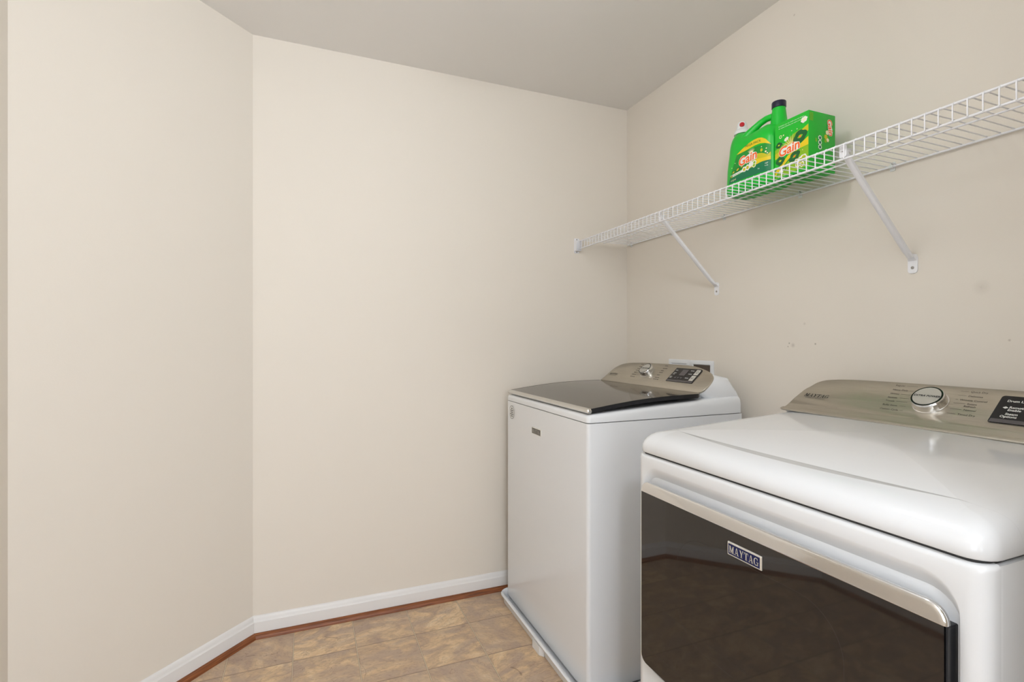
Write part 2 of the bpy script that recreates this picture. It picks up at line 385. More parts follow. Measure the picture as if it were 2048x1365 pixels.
# baseboards and shoe mouldings: profile swept between mitred ends
def sweep(name, p, q, prof, m, jp, jq):
    """prof (d,z) d = distance from wall; jp,jq = mitre direction vectors at the ends (per unit d)"""
    mb = MB(); P, Q = Vector(p), Vector(q)
    r0 = [Vector((P.x+jp[0]*d, P.y+jp[1]*d, z)) for d, z in prof]; r1 = [Vector((Q.x+jq[0]*d, Q.y+jq[1]*d, z)) for d, z in prof]
    mb.loft([r0, r1], m); o = mb.build(name, angle=40)
    uv = o.data.uv_layers.new(name='UVMap'); L = (Q-P).normalized()
    for lo in o.data.loops:
        v = o.data.vertices[lo.vertex_index].co; uv.data[lo.index].uv = (L.x*v.x+L.y*v.y, v.z*1.3 + (v.x*L.y-v.y*L.x))
    return struct(o)
bp_ = [(0, 0), (.014, 0), (.014, .056), (.0135, .060), (.0095, .063), (.0085, .066), (.0075, .0725), (.005, .079), (.0015, .0825), (0, .083)]
sh_ = [(.0135, 0.0), (.0325, 0.0)] + [(.0135+.019*math.cos(t*PI/2/6), .0185*math.sin(t*PI/2/6)) for t in range(1, 7)]
t8 = math.tan(PI/8)
jA = (t8, -1.0)     # mitre at corner CA: along back wall
jCB = (1.0, -t8)
mR = (-1, -1)
for nm, prof, m, ns in (('baseboard', bp_, 'trim', ('baseboard_back', 'baseboard_angled', 'baseboard_left', 'baseboard_right', 'baseboard_rear', 'baseboard_front')),
                        ('trim', sh_, 'wood', ('trim_1', 'trim_2', 'trim_3', 'trim_4', 'trim_5', 'trim_6'))):
    sweep(ns[0], (XR, YB), CA, prof, m, mR, jA)
    sweep(ns[1], CA, CB, prof, m, jA, jCB)
    sweep(ns[2], CB, (XL, YR), prof, m, jCB, (1, 1))
    sweep(ns[3], (XR, YB), (XR, YO), prof, m, mR, (-1, 1))
    sweep(ns[4], (XL, YR), (XR, YR), prof, m, (1, 1), (-1, 1))
    sweep(ns[5], (XO, YO), (XR, YO), prof, m, (0, 1), (-1, 1))

# ceiling lamps out of view; hall lamp added for light, room lamp assumed
for lx, ly, lb_ in ((0.0, -0.65, 'added unseen ceiling lamp with a frosted diffuser in the hall behind the camera'), (0.40, 0.95, 'round flush ceiling lamp with a frosted diffuser above the middle of the laundry room')):
    t = thing('ceiling_lamp', (lx, ly, HC), lb_, 'lamp', 'flush ceiling lamps')
    mb = MB(); mb.lathe((lx, ly, HC), (0, 0, -1), [(.17, 0), (.17, .02), (.16, .025)], 'silver'); mb.build('base', t)
    mb = MB(); mb.lathe((lx, ly, HC-.025), (0, 0, -1), [(.155, 0), (.15, .02), (.12, .045), (.06, .06), (.0, .064)], 'diffuser'); mb.build('diffuser', t)

# ---------------------------------------------------------------- appliances
AL = math.radians(41.0)
def pmap(x0, z0):
    ca, sa = math.cos(AL), math.sin(AL)
    return lambda y, s, d: Vector((x0+s*ca-d*sa, y, z0+s*sa+d*ca))
def front(x0): return lambda a, z, d: Vector((x0-d, a, z))
def flipy(fn, yc): return lambda a, b, d: fn(yc-a, b, d)      # text local x -> -y

def console_outline(yl, yr, H, kl=1.0):
    """outline in (y,s): left end (viewer left = high y) sweeps up in a long curve, right end the mirror"""
    L = [(0, 0.0), (-.0065, .018), (-.011, .044), (-.0185, .070), (-.0240, .0850), (-.0350, .1040), (-.0430, .1170), (-.0560, .1280), (-.0765, .1350), (-.118, .1410), (-.20, .1445)]
    k = H/.145
    W_ = yl-yr
    Rr = [(-d, s*k) for d, s in L]
    pts = [(yl+d, s*k) for d, s in L] + [((yl+yr)/2, H)]
    pts += [(yr+d, s) for d, s in Rr[::-1]]
    return pts
def console_outline_w(yl, yr, H):
    """washer: same left end, tighter rounded lower right end"""
    k = H/.145
    L = [(-.001, 0.0), (-.008, .025), (-.014, .060), (-.022, .088), (-.035, .108), (-.053, .122), (-.075, .130), (-.11, .1365), (-.18, .1415), (-.26, .1445)]
    R = [(.20, .1445), (.14, .139), (.10, .130), (.065, .120), (.035, .108), (.015, .093), (.004, .072), (.0, .045), (.002, .022), (.008, .008), (.02, 0)]
    return [(yl+d, s*k) for d, s in L] + [(yr+d, s*k) for d, s in R]

def smoothpoly(pts, n=3):
    out = []
    N = len(pts)
    for i in range(N-1):
        p0, p1, p2, p3 = pts[max(i-1, 0)], pts[i], pts[i+1], pts[min(i+2, N-1)]
        for k in range(n):
            t = k/n
            out.append(tuple(.5*((2*p1[j]) + (-p0[j]+p2[j])*t + (2*p0[j]-5*p1[j]+4*p2[j]-p3[j])*t*t + (-p0[j]+3*p1[j]-3*p2[j]+p3[j])*t**3) for j in (0, 1)))
    out.append(pts[-1]); return out

def build_console(root, outl, x0, z0, yc, xback, zlow, flare):
    fn = pmap(x0, z0); outl = smoothpoly(outl, 3)
    # steel fascia
    mb = MB(); mid = (sum(p[0] for p in outl)/len(outl), sum(p[1] for p in outl)/len(outl))
    def ins(e): return [(p[0]+(mid[0]-p[0])*e/abs(mid[0]-p[0]+1e-9) if abs(mid[0]-p[0]) > .2 else p[0], p[1]+(e if p[1] < mid[1] else -e)) for p in outl]
    mb.loft([[fn(a, b, -.004) for a, b in outl], [fn(a, b, .0015) for a, b in outl], [fn(a, b, .003) for a, b in ins(.0015)]], 'steel', cap0=True)
    fas = mb.build('fascia', root, angle=50)
    # white housing behind
    def back(a, b, k):
        P = fn(a, b, -.004); zt = z0+.058; f = max(0, b)/.145
        out = (a-yc)/abs(a-yc+1e-9)
        X = [P.x, P.x+(xback-.055-P.x)*.55, xback-.045, xback-.018, xback][k]
        Z = [P.z, min(P.z, zt+.006*1)-0.001*f, min(P.z, zt-.002), min(P.z, zt-.045), min(P.z, zlow+.028)][k]
        q = max(0, 1-max(0, b)/.145)
        if k: Z = Z - q**3*(z0-zlow)*.9
        return Vector((X, a+out*([0, .003, .006, .008, .009][k] + (q*flare if k else 0)), Z))
    mb = MB(); rings = [[back(a, b, k) for a, b in outl] for k in range(5)]
    mb.loft(rings, 'enamel', cap0=True, cap1=True)
    # plinth under the housing down to the top cover
    mb.box((x0+.020, outl[-1][0]+.010, zlow), (xback, outl[0][0]-.010, z0+.010), 'enamel', .006)
    mb.build('console_housing', root, angle=50)
    return fas, fn

def knob(root, fn, y, s, r, with_text=True):
    c0 = fn(y, s, 0.003); nrm = (fn(y, s, 1)-fn(y, s, 0)).normalized()
    mb = MB()
    mb.lathe(c0, nrm, [(r*1.07, 0), (r*1.06, .0025), (r*1.01, .0035), (r, .006), (r*.985, .019), (r*.955, .022), (r*.93, .023)], 'chrome', 64)
    # pointer ridge on the rim
    a = math.radians(-44)
    cy, cs = math.cos(a), math.sin(a)
    def kf(u, v, d): return fn(y - (u*(-cs) + v*cy)*1.0, s + (u*cy*1.0 + v*cs), d)   # v radial, u tangential
    mb.loft([[kf(-.0045, r*.90, d) for d in (.006, .0265)] + [kf(.0045, r*.90, d) for d in (.0265, .006)],
             [kf(-.0045, r*1.06, d) for d in (.006, .024)] + [kf(.0045, r*1.06, d) for d in (.024, .006)]], 'chrome')
    k = mb.build('knob', root, angle=30)
    mb = MB(); mb.lathe(fn(y, s, .0262), nrm, [(r*.92, 0), (r*.92, .0004)], 'black', 64)
    mb.lathe(fn(y, s, .0264), nrm, [(r*.82, 0), (r*.82, .0008)], 'satin', 64)
    put_text(mb, 'EXTRA POWER', .0080, flipy(fn, 0), .0275, 'ink', ca=-y, cb=s, shear=.22, offset=.0003, spacing=1.05)
    mb.build('knob_face', k, smooth=False)
    return k

def badge(root, x, y0, y1, z0, z1, field, m_let='badge'):
    f = front(x); mb = MB()
    mb.loft([[f(a, b, 0) for a, b in rrect(y0, y1, z0, z1, .001, 2)], [f(a, b, .002) for a, b in rrect(y0, y1, z0, z1, .001, 2)],
             [f(a, b, .0035) for a, b in rrect(y0+.0012, y1-.0012, z0+.0012, z1-.0012, .001, 2)]], 'badge', cap0=False)
    e = .0032
    mb.flat(rrect(y0+e, y1-e, z0+e, z1-e, .0003, 1), f, .0037, field)
    maytag(mb, flipy(f, 0), .0041, m_let, -(y0+y1)/2, (z0+z1)/2, (z1-z0)*.55, wk=.75)
    return mb.build('badge', root, smooth=False)

def rings_top(x0, x1, y0, y1, zb, zt, g_in, r0):
    """stack of inset rounded rectangles whose heights follow zt(x)"""
    rings = []
    for inset, g in g_in:
        r = max(r0-inset*.6, .004)
        pts = rrect(x0+inset, x1-min(inset, .02), y0+inset, y1-inset, r, 6) if inset < .2 else rrect(x0+inset, x1-.02, y0+inset, y1-inset, .004, 6)
        rings.append([Vector((a, b, zb + (zt(a)-zb)*g)) for a, b in pts])
    return rings

# ---- washer
wx0, wy0, wy1, wsz = 0.855, 1.450, 2.178, 0.9245
wroot = thing('washing_machine', (1.19, (wy0+wy1)/2, 0.012), 'white top-loading washing machine with a dark glass lid, standing in a drain pan', 'washing machine')
mb = MB()
P0 = rrect(wx0, 1.530, wy0, wy1, (.006, .013, .013, .006), 6)
mb.loft([[Vector((a, b, z)) for a, b in P0] for z in (.030, wsz-.0012)], 'enamel')
Pi = rrect(wx0+.006, 1.53, wy0+.006, wy1-.006, .015, 6)
mb.loft([[Vector((a, b, z)) for a, b in Pi] for z in (wsz-.004, wsz+.004)], 'gap')
mb.build('cabinet', wroot, angle=40)
for fx in (.92, 1.48):
    for fy in (1.51, 2.12):
        mb = MB(); mb.lathe((fx, fy, .0085), (0, 0, 1), [(.022, 0), (.022, .012), (.012, .015), (.012, .035)], 'black', 20); mb.build('foot', wroot)
def lidz(x):   # top of the lid glass
    t = (x-.862)/(1.352-.862); return .9705 + .0335*t + .010*math.sin(PI*max(0, min(1, t)))
wzt = lambda x: min(lidz(x)-.0195+.004*max(0, min(1, (x-.9)/.4)), .99)
mb = MB()
rg = rings_top(wx0, 1.530, wy0, wy1, wsz+.0015, wzt, [(0, 0), (0, .55), (.002, .78), (.006, .93), (.012, 1.0), (.03, 1.0), (.08, 1.0), (.15, 1.0), (.25, 1.0), (.33, 1.0)], .014)
mb.loft(rg, 'enamel'); mb.build('top_cover', wroot, angle=60)
# lid
mb = MB(); ly0, ly1 = wy0+.008, wy1-.006; N = 14
def lidring(y):
    LB = 1.3235+(1.350-1.3235)*min(1, max(0, (y-ly0)/.022))**.6
    top = [Vector((.872+(LB-.872)*i/N, y, lidz(.872+(LB-.872)*i/N))) for i in range(N+1)]
    bot = [Vector((v.x, y, v.z-.0135)) for v in top[::-1]]
    return top+bot
mb.loft([lidring(ly0), lidring(ly0+.004), lidring(ly0+.011), lidring(ly0+.022), lidring(ly1)], 'glass_lid'); lid = mb.build('lid', wroot, angle=30)
for yy in (ly0-.0015, ly1+.0015):
    s_ = 1 if yy > 1.8 else -1; mb = MB()
    mb.loft([[Vector((v.x, yy-.001*s_, v.z+ .0005)) for v in lidring(yy)], [Vector((v.x, yy, v.z-.0008)) for v in lidring(yy)]], 'black')
    mb.build('lid_edge', lid, angle=30)
mb = MB(); zf = lidz(.865)
prof = [(.872, zf+.0015), (.866, zf-.0005), (.8605, zf-.004), (.8575, zf-.009), (.8600, zf-.0135), (.868, zf-.0155), (.873, zf-.0155)]
yends = [(ly0-.004, .6), (ly0-.001, .95), (ly0+.004, 1), (ly1-.004, 1), (ly1+.001, .95), (ly1+.004, .6)]
mb.loft([[Vector((.867+(x-.867)*k, y, (zf-.007)+(z-zf+.007)*k)) for x, z in prof] for y, k in yends], 'silver')
mb.build('lid_trim', lid, angle=50)
mb = MB(); mb.lathe((.8655, ly0-.0045, zf-.007), (0, 1, 0), [(.0055, 0), (.0078, .0015), (.0080, .010)], 'chrome', 20); mb.build('trim_cap', lid)
outw = console_outline_w(2.168, 1.471, .1425)
wcx, wcz = 1.353, 1.0025
fas, wfn = build_console(wroot, outw, wcx, wcz, 1.82, 1.526, .955, .007)
mb = MB(); py0, py1, s0, s1 = 1.556, 1.712, .041, .121
mb.prism(rrect(py0, py1, s0, s1, (.002, .002, .002, .014), 5)[::1] if False else rrect(py0, py1, s0, s1, (.002, .014, .002, .002), 5), wfn, .003, .0045, 'black')
fm = flipy(wfn, 0)
# (y decreasing is the viewer's right)
mb.flat(rrect(1.630, 1.664, .078, .112, .001, 1), wfn, .0052, 'display')
mb.flat(rrect(1.563, 1.587, .086, .116, (.001, .008, .001, .001), 4), wfn, .0054, 'button')
mb.flat(rrect(1.563, 1.587, .053, .082, .001, 2), wfn, .0054, 'button')
mb.flat(rrect(py0+.002, py1-.002, s0+.001, s0+.010, .0005, 1), wfn, .0050, 'display')
for (a, b, wd) in ((1.697, .106, .014), (1.694, .090, .014), (1.697, .083, .012), (1.700, .068, .014), (1.700, .062, .014), (1.606, .108, .020), (1.606, .089, .020), (1.606, .066, .020)):
    n = 4
    for i in range(n):
        x = a - wd/2 + wd*(i+.15)/n; mb.flat([(x, b-.0016), (x+wd*.7/n, b-.0016), (x+wd*.7/n, b+.0016), (x, b+.0016)], wfn, .0056, 'whiteink')
for a in (1.672, 1.655, 1.638): mb.flat(rrect(a-.006, a+.006, .060, .068, .001, 1), wfn, .0054, 'display')
ring = circ(1.575, .101, .006, .006, 20)
for i in range(20):
    p, q = ring[i], ring[(i+1) % 20]; c = (1.575, .101)
    mb.flat([p, q, (c[0]+(q[0]-c[0])*.72, c[1]+(q[1]-c[1])*.72), (c[0]+(p[0]-c[0])*.72, c[1]+(p[1]-c[1])*.72)], wfn, .0058, 'greyink')
mb.flat([(1.581, .073), (1.581, .063), (1.575, .068)], wfn, .0058, 'greyink')
mb.flat([(1.572, .073), (1.572, .063), (1.570, .063), (1.570, .073)], wfn, .0058, 'greyink')
mb.build('control_panel', wroot, smooth=False)
mb = MB(); maytag(mb, fm, .0034, 'ink', -2.105, .050, .0105, .22, .04)
mb.flat([(2.138, .0395), (2.072, .0395), (2.072, .0385), (2.138, .0385)], wfn, .0034, 'greyink')
mb.build('logo_print', fas, smooth=False)
for side, ys, ss in ((1, 1.965, [.128, .113, .099, .087, .074, .060, .046]), (-1, 1.795, [.128, .112, .098, .086, .070, .055, .044])):
    mb = MB()
    for i, s_ in enumerate(ss):
        wd = (.020, .030, .018, .024, .018, .030, .036)[i]
        for k in range(3):
            a = ys - wd*k/3*1.0; mb.flat([(a, s_-.0014), (a-wd*.26, s_-.0014), (a-wd*.26, s_+.0016), (a, s_+.0016)], wfn, .0034, 'greyink')
        if side == 1: a0, a1 = ys-wd-.003, 1.915
        else: a0, a1 = 1.84, ys+.003
        mb.flat([(a0, s_), (a1, s_), (a1, s_+.0005), (a0, s_+.0005)], wfn, .0034, 'greyink')
    mb.build('cycle_markings', fas, smooth=False)
knob(wroot, wfn, 1.872, .082, .0335)
badge(wroot, wx0-.0, 1.806, 1.892, .8195, .8465, 'ink')
mb = MB(); f = front(wx0)
mb.flat(circ(2.117, .876, .030, .030, 40), f, .0006, 'whiteink')
rg_ = circ(2.117, .876, .0295, .0295, 40)
for i in range(40):
    p, q = rg_[i], rg_[(i+1) % 40]; c = (2.117, .876)
    mb.flat([p, q, (c[0]+(q[0]-c[0])*.94, c[1]+(q[1]-c[1])*.94), (c[0]+(p[0]-c[0])*.94, c[1]+(p[1]-c[1])*.94)], f, .0009, 'greyink')
for j, wd in enumerate((.020, .034, .030, .040, .026)):
    zz = .893-.0085*j
    for k in range(3): a = 2.117+wd/2-wd*k/3; mb.flat([(a, zz-.0022), (a-wd*.27, zz-.0022), (a-wd*.27, zz+.0022), (a, zz+.0022)], f, .0009, 'greyink')
o = mb.build('sticker', wroot, smooth=False); o['label'] = 'round white sticker with grey print'

# ---- drain pan
proot = thing('drain_pan', (1.19, 1.815, 0), 'shallow white plastic drain pan on the tile floor under the washer', 'drain pan')
mb = MB()
def pr_(i, z, r=.035): return [Vector((a, b, z)) for a, b in rrect(.832-i, 1.565, 1.425-i*.6, 2.185+i*.4, max(.01, r+i), 6)]
mb.loft([pr_(0, 0.0), pr_(.003, .022), pr_(.004, .030), pr_(.011, .036), pr_(.017, .041), pr_(.018, .046), pr_(.014, .049), pr_(.006, .047),
         pr_(0, .040), pr_(-.004, .030), pr_(-.006, .008)], 'plastic')
mb.build('pan_body', proot, angle=60)
mb = MB()   # hose boss on the front edge
f = front(.829)
mb.loft([[f(a, b, 0) for a, b in rrect(1.727, 1.818, 0.0, .034, .002, 2)], [f(a, b, .010) for a, b in rrect(1.737, 1.812, 0.0, .034, .004, 2)], [f(a, b, .014) for a, b in rrect(1.742, 1.806, 0.0, .034, .004, 2)]], 'plastic')
mb.build('hose_boss', proot, angle=30)

# ---- dryer
dx0, dy0, dy1, dsz = 0.834, 0.383, 1.149, 0.8985
droot = thing('clothes_dryer', (1.19, (dy0+dy1)/2, 0), 'white front-loading clothes dryer with a big dark glass door and chrome bar, nearest the camera', 'dryer')
mb = MB()
# cabinet shell
Pb = rrect(dx0+.012, 1.53, dy0, dy1, (.006, .024, .024, .006), 6)
mb.loft([[Vector((a, b, z)) for a, b in Pb] for z in (.025, dsz-.004)], 'enamel', cap0=True)
Pg = rrect(dx0+.008, 1.52, dy0+.008, dy1-.008, .02, 6)
mb.loft([[Vector((a, b, z)) for a, b in Pg] for z in (dsz-.006, dsz+.006)], 'gap')
mb.build('cabinet', droot, angle=40)
for fx in (.90, 1.47):
    for fy in (.45, 1.08):
        mb = MB(); mb.lathe((fx, fy, 0), (0, 0, 1), [(.022, 0), (.022, .012), (.012, .015), (.012, .03)], 'black', 20); mb.build('foot', droot)
# front panel with scooped recess
mb = MB(); f = front(0)
A = rrect(dy0, dy1, .03, dsz-.0022, .008, 8)
def ring(y0, y1, z0, z1, r, x, n=8): return [Vector((x, a, b)) for a, b in rrect(y0, y1, z0, z1, r, n)]
rs = [ring(dy0, dy1, .03, dsz-.0022, .006, dx0+.030), ring(dy0, dy1, .03, dsz-.0022, .008, dx0+.018), ring(dy0+.004, dy1-.004, .031, dsz-.0035, .008, dx0+.007), ring(dy0+.012, dy1-.012, .035, dsz-.0065, .010, dx0+.0015), ring(dy0+.020, dy1-.020, .04, dsz-.012, .012, dx0),
      ring(.414, 1.122, .335, .868, (.05,)*2+(.04,)*2, dx0),
      ring(.4150, 1.1210, .336, .864, (.05,)*2+(.04,)*2, dx0+.0008), ring(.416, 1.120, .337, .857, (.049,)*2+(.04,)*2, dx0+.0038),
      ring(.417, 1.119, .338, .848, (.047,)*2+(.04,)*2, dx0+.0088), ring(.4175, 1.1185, .339, .838, (.044,)*2+(.04,)*2, dx0+.0135), ring(.418, 1.118, .340, .826, (.040,)*2+(.038,)*2, dx0+.0165), ring(.4185, 1.1175, .341, .812, (.034,)*2+(.036,)*2, dx0+.0175)]
mb.loft(rs, 'enamel', cap0=False, cap1=True)
mb.build('front_panel', droot, angle=60)
# top
def dzt(x):
    t = (x-dx0)
    return .9415 + .030*(1-math.exp(-t/.10)) + .020*min(1, max(0, t/.53))
mb = MB()
rg = rings_top(dx0-.001, 1.53, dy0-.001, dy1+.001, dsz+.0015, dzt, [(.004, 0), (.0012, .03), (0, .08), (0, .35), (.0015, .52), (.005, .68), (.011, .82), (.019, .91), (.030, .97), (.045, .995), (.065, 1.0), (.10, 1), (.14, 1), (.19, 1), (.25, 1), (.30, 1), (.36, 1)], .034)
mb.loft(rg, 'dryer_top'); mb.build('top_cover', droot, angle=70)
# door
DX = .818; dyl, dyr = 1.113, .4225
mb = MB()
def dring(e, x, r=.026, zt=.829): return [Vector((x, a, b)) for a, b in rrect(dyr+e, dyl-e, .353+e, zt-e, (r, r, .022, .022), 8)]
mb.loft([dring(0, .862, zt=.8005, r=.002), dring(0, .826, zt=.8005, r=.002), dring(.001, .823, zt=.8005, r=.002)], 'black'); door = mb.build('door', droot, angle=40)
# glass: slightly convex
mb = MB(); zc = .8017
def gx(y): return DX
NY = 24; rows = []
outl = rrect(dyr+.001, dyl-.001, .354, zc, (.0004, .0004, .021, .021), 8)
mb.loft([[Vector((.8235, a, b)) for a, b in outl], [Vector((gx(a)+.0015, a, b)) for a, b in outl]], 'black', cap1=False)
# convex face as strips
def zlo(y):
    r = .020; y0_, y1_ = dyr+.0025, dyl-.0025; zb = .3555
    for c, s_ in ((y0_+r, -1), (y1_-r, 1)):
        if (y-c)*s_ > 0: return zb + r - math.sqrt(max(0, r*r-(y-c)**2))
    return zb
ysn = [dyr+.0025+(dyl-dyr-.005)*(.5-.5*math.cos(PI*i/40)) for i in range(41)]
vs = []; fs = []
for y in ysn: vs += [Vector((gx(y), y, zlo(y))), Vector((gx(y), y, zc+.002))]
for i in range(40): fs.append((2*i, 2*i+1, 2*i+3, 2*i+2))
mb.add(vs, fs, 'door_glass')
glass = mb.build('door_glass', door, angle=30)
mb = MB(); pts = rrect(.566, .972, .498, .745, (.085,)*4, 23)
rg = []
for i in range(96):
    y, z = pts[i]; x = gx(y)
    n_ = Vector((0, y-.768, (z-.62)*1.5)).normalized()
    rg.append([Vector((x+.0004, y, z))+n_*.0007, Vector((x-.0002, y, z)), Vector((x+.0004, y, z))-n_*.0007])
rg.append(rg[0]); mb.loft(rg, 'door_ring', False, False, closed=False); mb.build('porthole_ring', glass)
# chrome bar: follows the door's rounded top corners
mb = MB()
def cring(e, x, zb):
    rt = min(.026, .829-e-zb-.0006)
    return [Vector((x, a, b)) for a, b in rrect(dyr+e, dyl-e, zb, .829-e, (rt, rt, .0003, .0003), 10)]
mb.loft([cring(.001, .829, zc-.0), cring(-.0005, .827, zc-.0), cring(-.0005, .8215, zc), cring(.0006, .8188, zc+.0001), cring(.003, .8176, zc+.0002), cring(.0065, .8172, zc+.0003)], 'chrome')
mb.build('door_handle_bar', door, angle=50)
badge(door, DX+.0002, .727, .8125, .7510, .7790, 'navy')
# console
dcx, dcz = 1.360, .9905
outd = console_outline(1.131, .401, .145)
fas, dfn = build_console(droot, outd, dcx, dcz, .766, 1.526, .955, .004)
mb = MB()     # turned lip along the fascia's lower edge
lp = [(-.004, -.004), (-.0065, .0005), (-.006, .0035), (0, .0045), (.006, .0035), (.006, -.002)]
mb.loft([[dfn(y, s_*k, d*k) for s_, d in lp] for y, k in ((1.141, .3), (1.134, .9), (1.12, 1), (.41, 1), (.398, .9), (.391, .3))], 'steel'); mb.build('lower_lip', fas, angle=40)
mb = MB(); mb.prism(rrect(.470, .640, .040, .124, (.006, .006, .003, .004), 5), dfn, .003, .0045, 'black')
mb.flat(rrect(.472, .6375, .0415, .052, .0012, 2), dfn, .0050, 'display')
dm = flipy(dfn, 0)
for s_, tx, y in ((.108, 'Drum Light', .606), (.0885, 'Remote', .603), (.0805, 'Enable', .606), (.0685, 'Steam', .607), (.0605, 'Options', .610)):
    put_text(mb, tx, .0088, dm, .0052, 'whiteink', ca=-y, cb=s_, offset=.0002)
mb.flat([(.628, .087), (.623, .0905), (.618, .087), (.623, .0835)], dfn, .0052, 'whiteink')
mb.flat(rrect(.540, .572, .055, .068, .002, 2), dfn, .0052, 'display')
mb.flat(rrect(.534, .566, .078, .112, .001, 1), dfn, .0052, 'display')
mb.flat(rrect(.480, .504, .086, .116, .001, 2), dfn, .0054, 'button'); mb.flat(rrect(.480, .504, .053, .082, .001, 2), dfn, .0054, 'button')
put_text(mb, 'Normal', .0062, dm, .0055, 'whiteink', ca=-.556, cb=.0615)
mb.build('control_panel', droot, smooth=False)
mb = MB(); maytag(mb, dm, .0034, 'ink', -1.055, .064, .0120, .22, .04)
put_text(mb, 'COMMERCIAL TECHNOLOGY', .0046, dm, .0034, 'greyink', ca=-1.056, cb=.0525, shear=.2)
mb.flat([(1.089, .0562), (1.024, .0562), (1.024, .0557), (1.089, .0557)], dfn, .0034, 'greyink')
mb.build('logo_print', fas, smooth=False); mb = MB()
Lt = ['Regular', 'Heavy Duty', 'Whites', 'Sanitize', 'Towels', 'Bulky Items', 'Custom Cycle']
Ls = [.132, .116, .101, .087, .0745, .0595, .0445]
Lw = [.024, .037, .023, .027, .023, .038, .044]
for tx, s_, wd in zip(Lt, Ls, Lw):
    put_text(mb, tx, .0076, dm, .0034, 'greyink', ca=-.867, cb=s_, align='LEFT')
    a0 = .867-wd-.003; a1 = .815 if s_ > .07 else .812
    mb.flat([(a0, s_-.0003), (a1, s_-.0003), (a1, s_+.0003), (a0, s_+.0003)], dfn, .0034, 'greyink')
mb.build('cycle_markings', fas, smooth=False); mb = MB()
Rt = ['Quick Dry', 'Delicates', 'Wrinkle Control', 'Steam\nRefresh', 'Normal', 'Timed Dry']
Rs = [.129, .1145, .1005, .0885, .0690, .0535]; Ry = [.701, .701, .7125, .694, .694, .700]
for tx, s_, y in zip(Rt, Rs, Ry):
    for j, line in enumerate(tx.split('\n')):
        put_text(mb, line, .0076, dm, .0034, 'greyink', ca=-(y-(.0 if j == 0 else -.004)), cb=s_-.008*j, align='LEFT')
    mb.flat([(y+.004, s_-.0003), (.721, s_-.0003), (.721, s_+.0003), (y+.004, s_+.0003)], dfn, .0034, 'greyink')
mb.build('cycle_markings', fas, smooth=False)
knob(droot, dfn, .7655, .0805, .0355)

# ---------------------------------------------------------------- wire shelf
SZ = 1.7125; SX0 = 1.287; SX1 = 1.584; SY0, SY1 = 0.165, 2.272
sroot = thing('wire_shelf', (1.44, 1.13, SZ), 'long white vinyl-coated wire shelf mounted high on the right wall', 'shelf')
mb = MB(); y = 2.262; n = 0
while y > SY0+.01:
    zt = SZ
    mb.tube([(SX1+.001, y, zt), (SX0+.006, y, zt), (SX0+.0035, y, zt-.0004), (SX0-.0010, y, zt-.0035), (SX0-.0028, y, zt-.009), (SX0-.0028, y, zt-.043)], .00155, 'wire', 6)
    y -= .0264
mb.build('deck_wires', sroot, angle=60)
for (x, z, r) in ((SX0+.0016, SZ-.0040, .0029), (SX0+.0012, SZ-.0425, .0029), (1.4355, SZ-.0038, .0023), (SX1, SZ-.0042, .0030)):
    mb = MB(); mb.tube([(x, SY0, z), (x, SY1, z)], r, 'wire', 10); mb.build('rod', sroot, angle=60)

def make_brace(y, label):
    r = thing('shelf_brace', (XR, y, 1.415), label, 'shelf bracket', 'diagonal braces under the wire shelf')
    mb = MB()
    # channel from the front rod down to the wall
    A = Vector((SX0+.012, y, SZ-.012)); B = Vector((XR-.012, y, 1.437)); d = (B-A).normalized(); nn = Vector((-d.z, 0, d.x)); nn = nn if nn.z > 0 else -nn
    def sec(p, wd, dp): return [p+Vector((0, wd, 0))+nn*dp*.0, p+Vector((0, wd*.85, 0))-nn*dp*.7, p+Vector((0, wd*.3, 0))-nn*dp, p+Vector((0, -wd*.3, 0))-nn*dp, p+Vector((0, -wd*.85, 0))-nn*dp*.7, p+Vector((0, -wd, 0)), p+Vector((0, -wd*.6, 0))-nn*dp*.12, p+Vector((0, wd*.6, 0))-nn*dp*.12]
    L = (B-A).length
    mb.loft([sec(A+d*L*t, wd, dp) for t, wd, dp in ((0, .0085, .004), (.04, .0085, .008), (.12, .0085, .011), (.5, .0082, .012), (.93, .0082, .012), (1.0, .0085, .007))], 'wire')
    # top tab hooked behind the lip
    mb.prism(rrect(y-.0095, y+.0095, SZ-.034, SZ-.001, .006, 4), front(SX0+.014), 0, .002, 'wire')
    mb.box((SX0+.012, y-.0085, SZ-.020), (SX0+.034, y+.0085, SZ-.0135), 'wire', .002)
    mb.build('strut', r, angle=40)
    mb = MB(); mb.prism(rrect(y-.0125, y+.0125, 1.390, 1.440, (.006, .006, .009, .009), 5), front(XR), .0003, .0028, 'wire')
    mb.loft([[Vector((XR-.0028, y-.0115, 1.442)), Vector((XR-.0028, y+.0115, 1.442)), Vector((XR-.0028, y+.0115, 1.425)), Vector((XR-.0028, y-.0115, 1.425))],
             [Vector((XR-.016, y-.0085, 1.443)), Vector((XR-.016, y+.0085, 1.443)), Vector((XR-.012, y+.0085, 1.434)), Vector((XR-.012, y-.0085, 1.434))]], 'wire')
    mb.build('foot_plate', r, angle=40)
    mb = MB(); mb.lathe((XR-.0028, y, 1.406), (-1, 0, 0), [(.0042, 0), (.0040, .0012), (.0022, .0018)], 'screw', 16); mb.build('screw', r)
    mb = MB(); mb.lathe((SX0+.012, y, SZ-.016), (-1, 0, 0), [(.0034, 0), (.0030, .001), (.0015, .0014)], 'screw', 14); mb.build('screw', r)
    return r
def copy_tree(o, dloc, label):
    c = o.copy(); COL.objects.link(c); c.location = Vector(o.location)+Vector(dloc); c['label'] = label
    for ch in list(o.children):
        d = ch.copy(); COL.objects.link(d); d.parent = c
        for g in list(ch.children):
            e = g.copy(); COL.objects.link(e); e.parent = d
    return c
b1 = make_brace(.902, 'white diagonal shelf brace just right of the green detergent box')
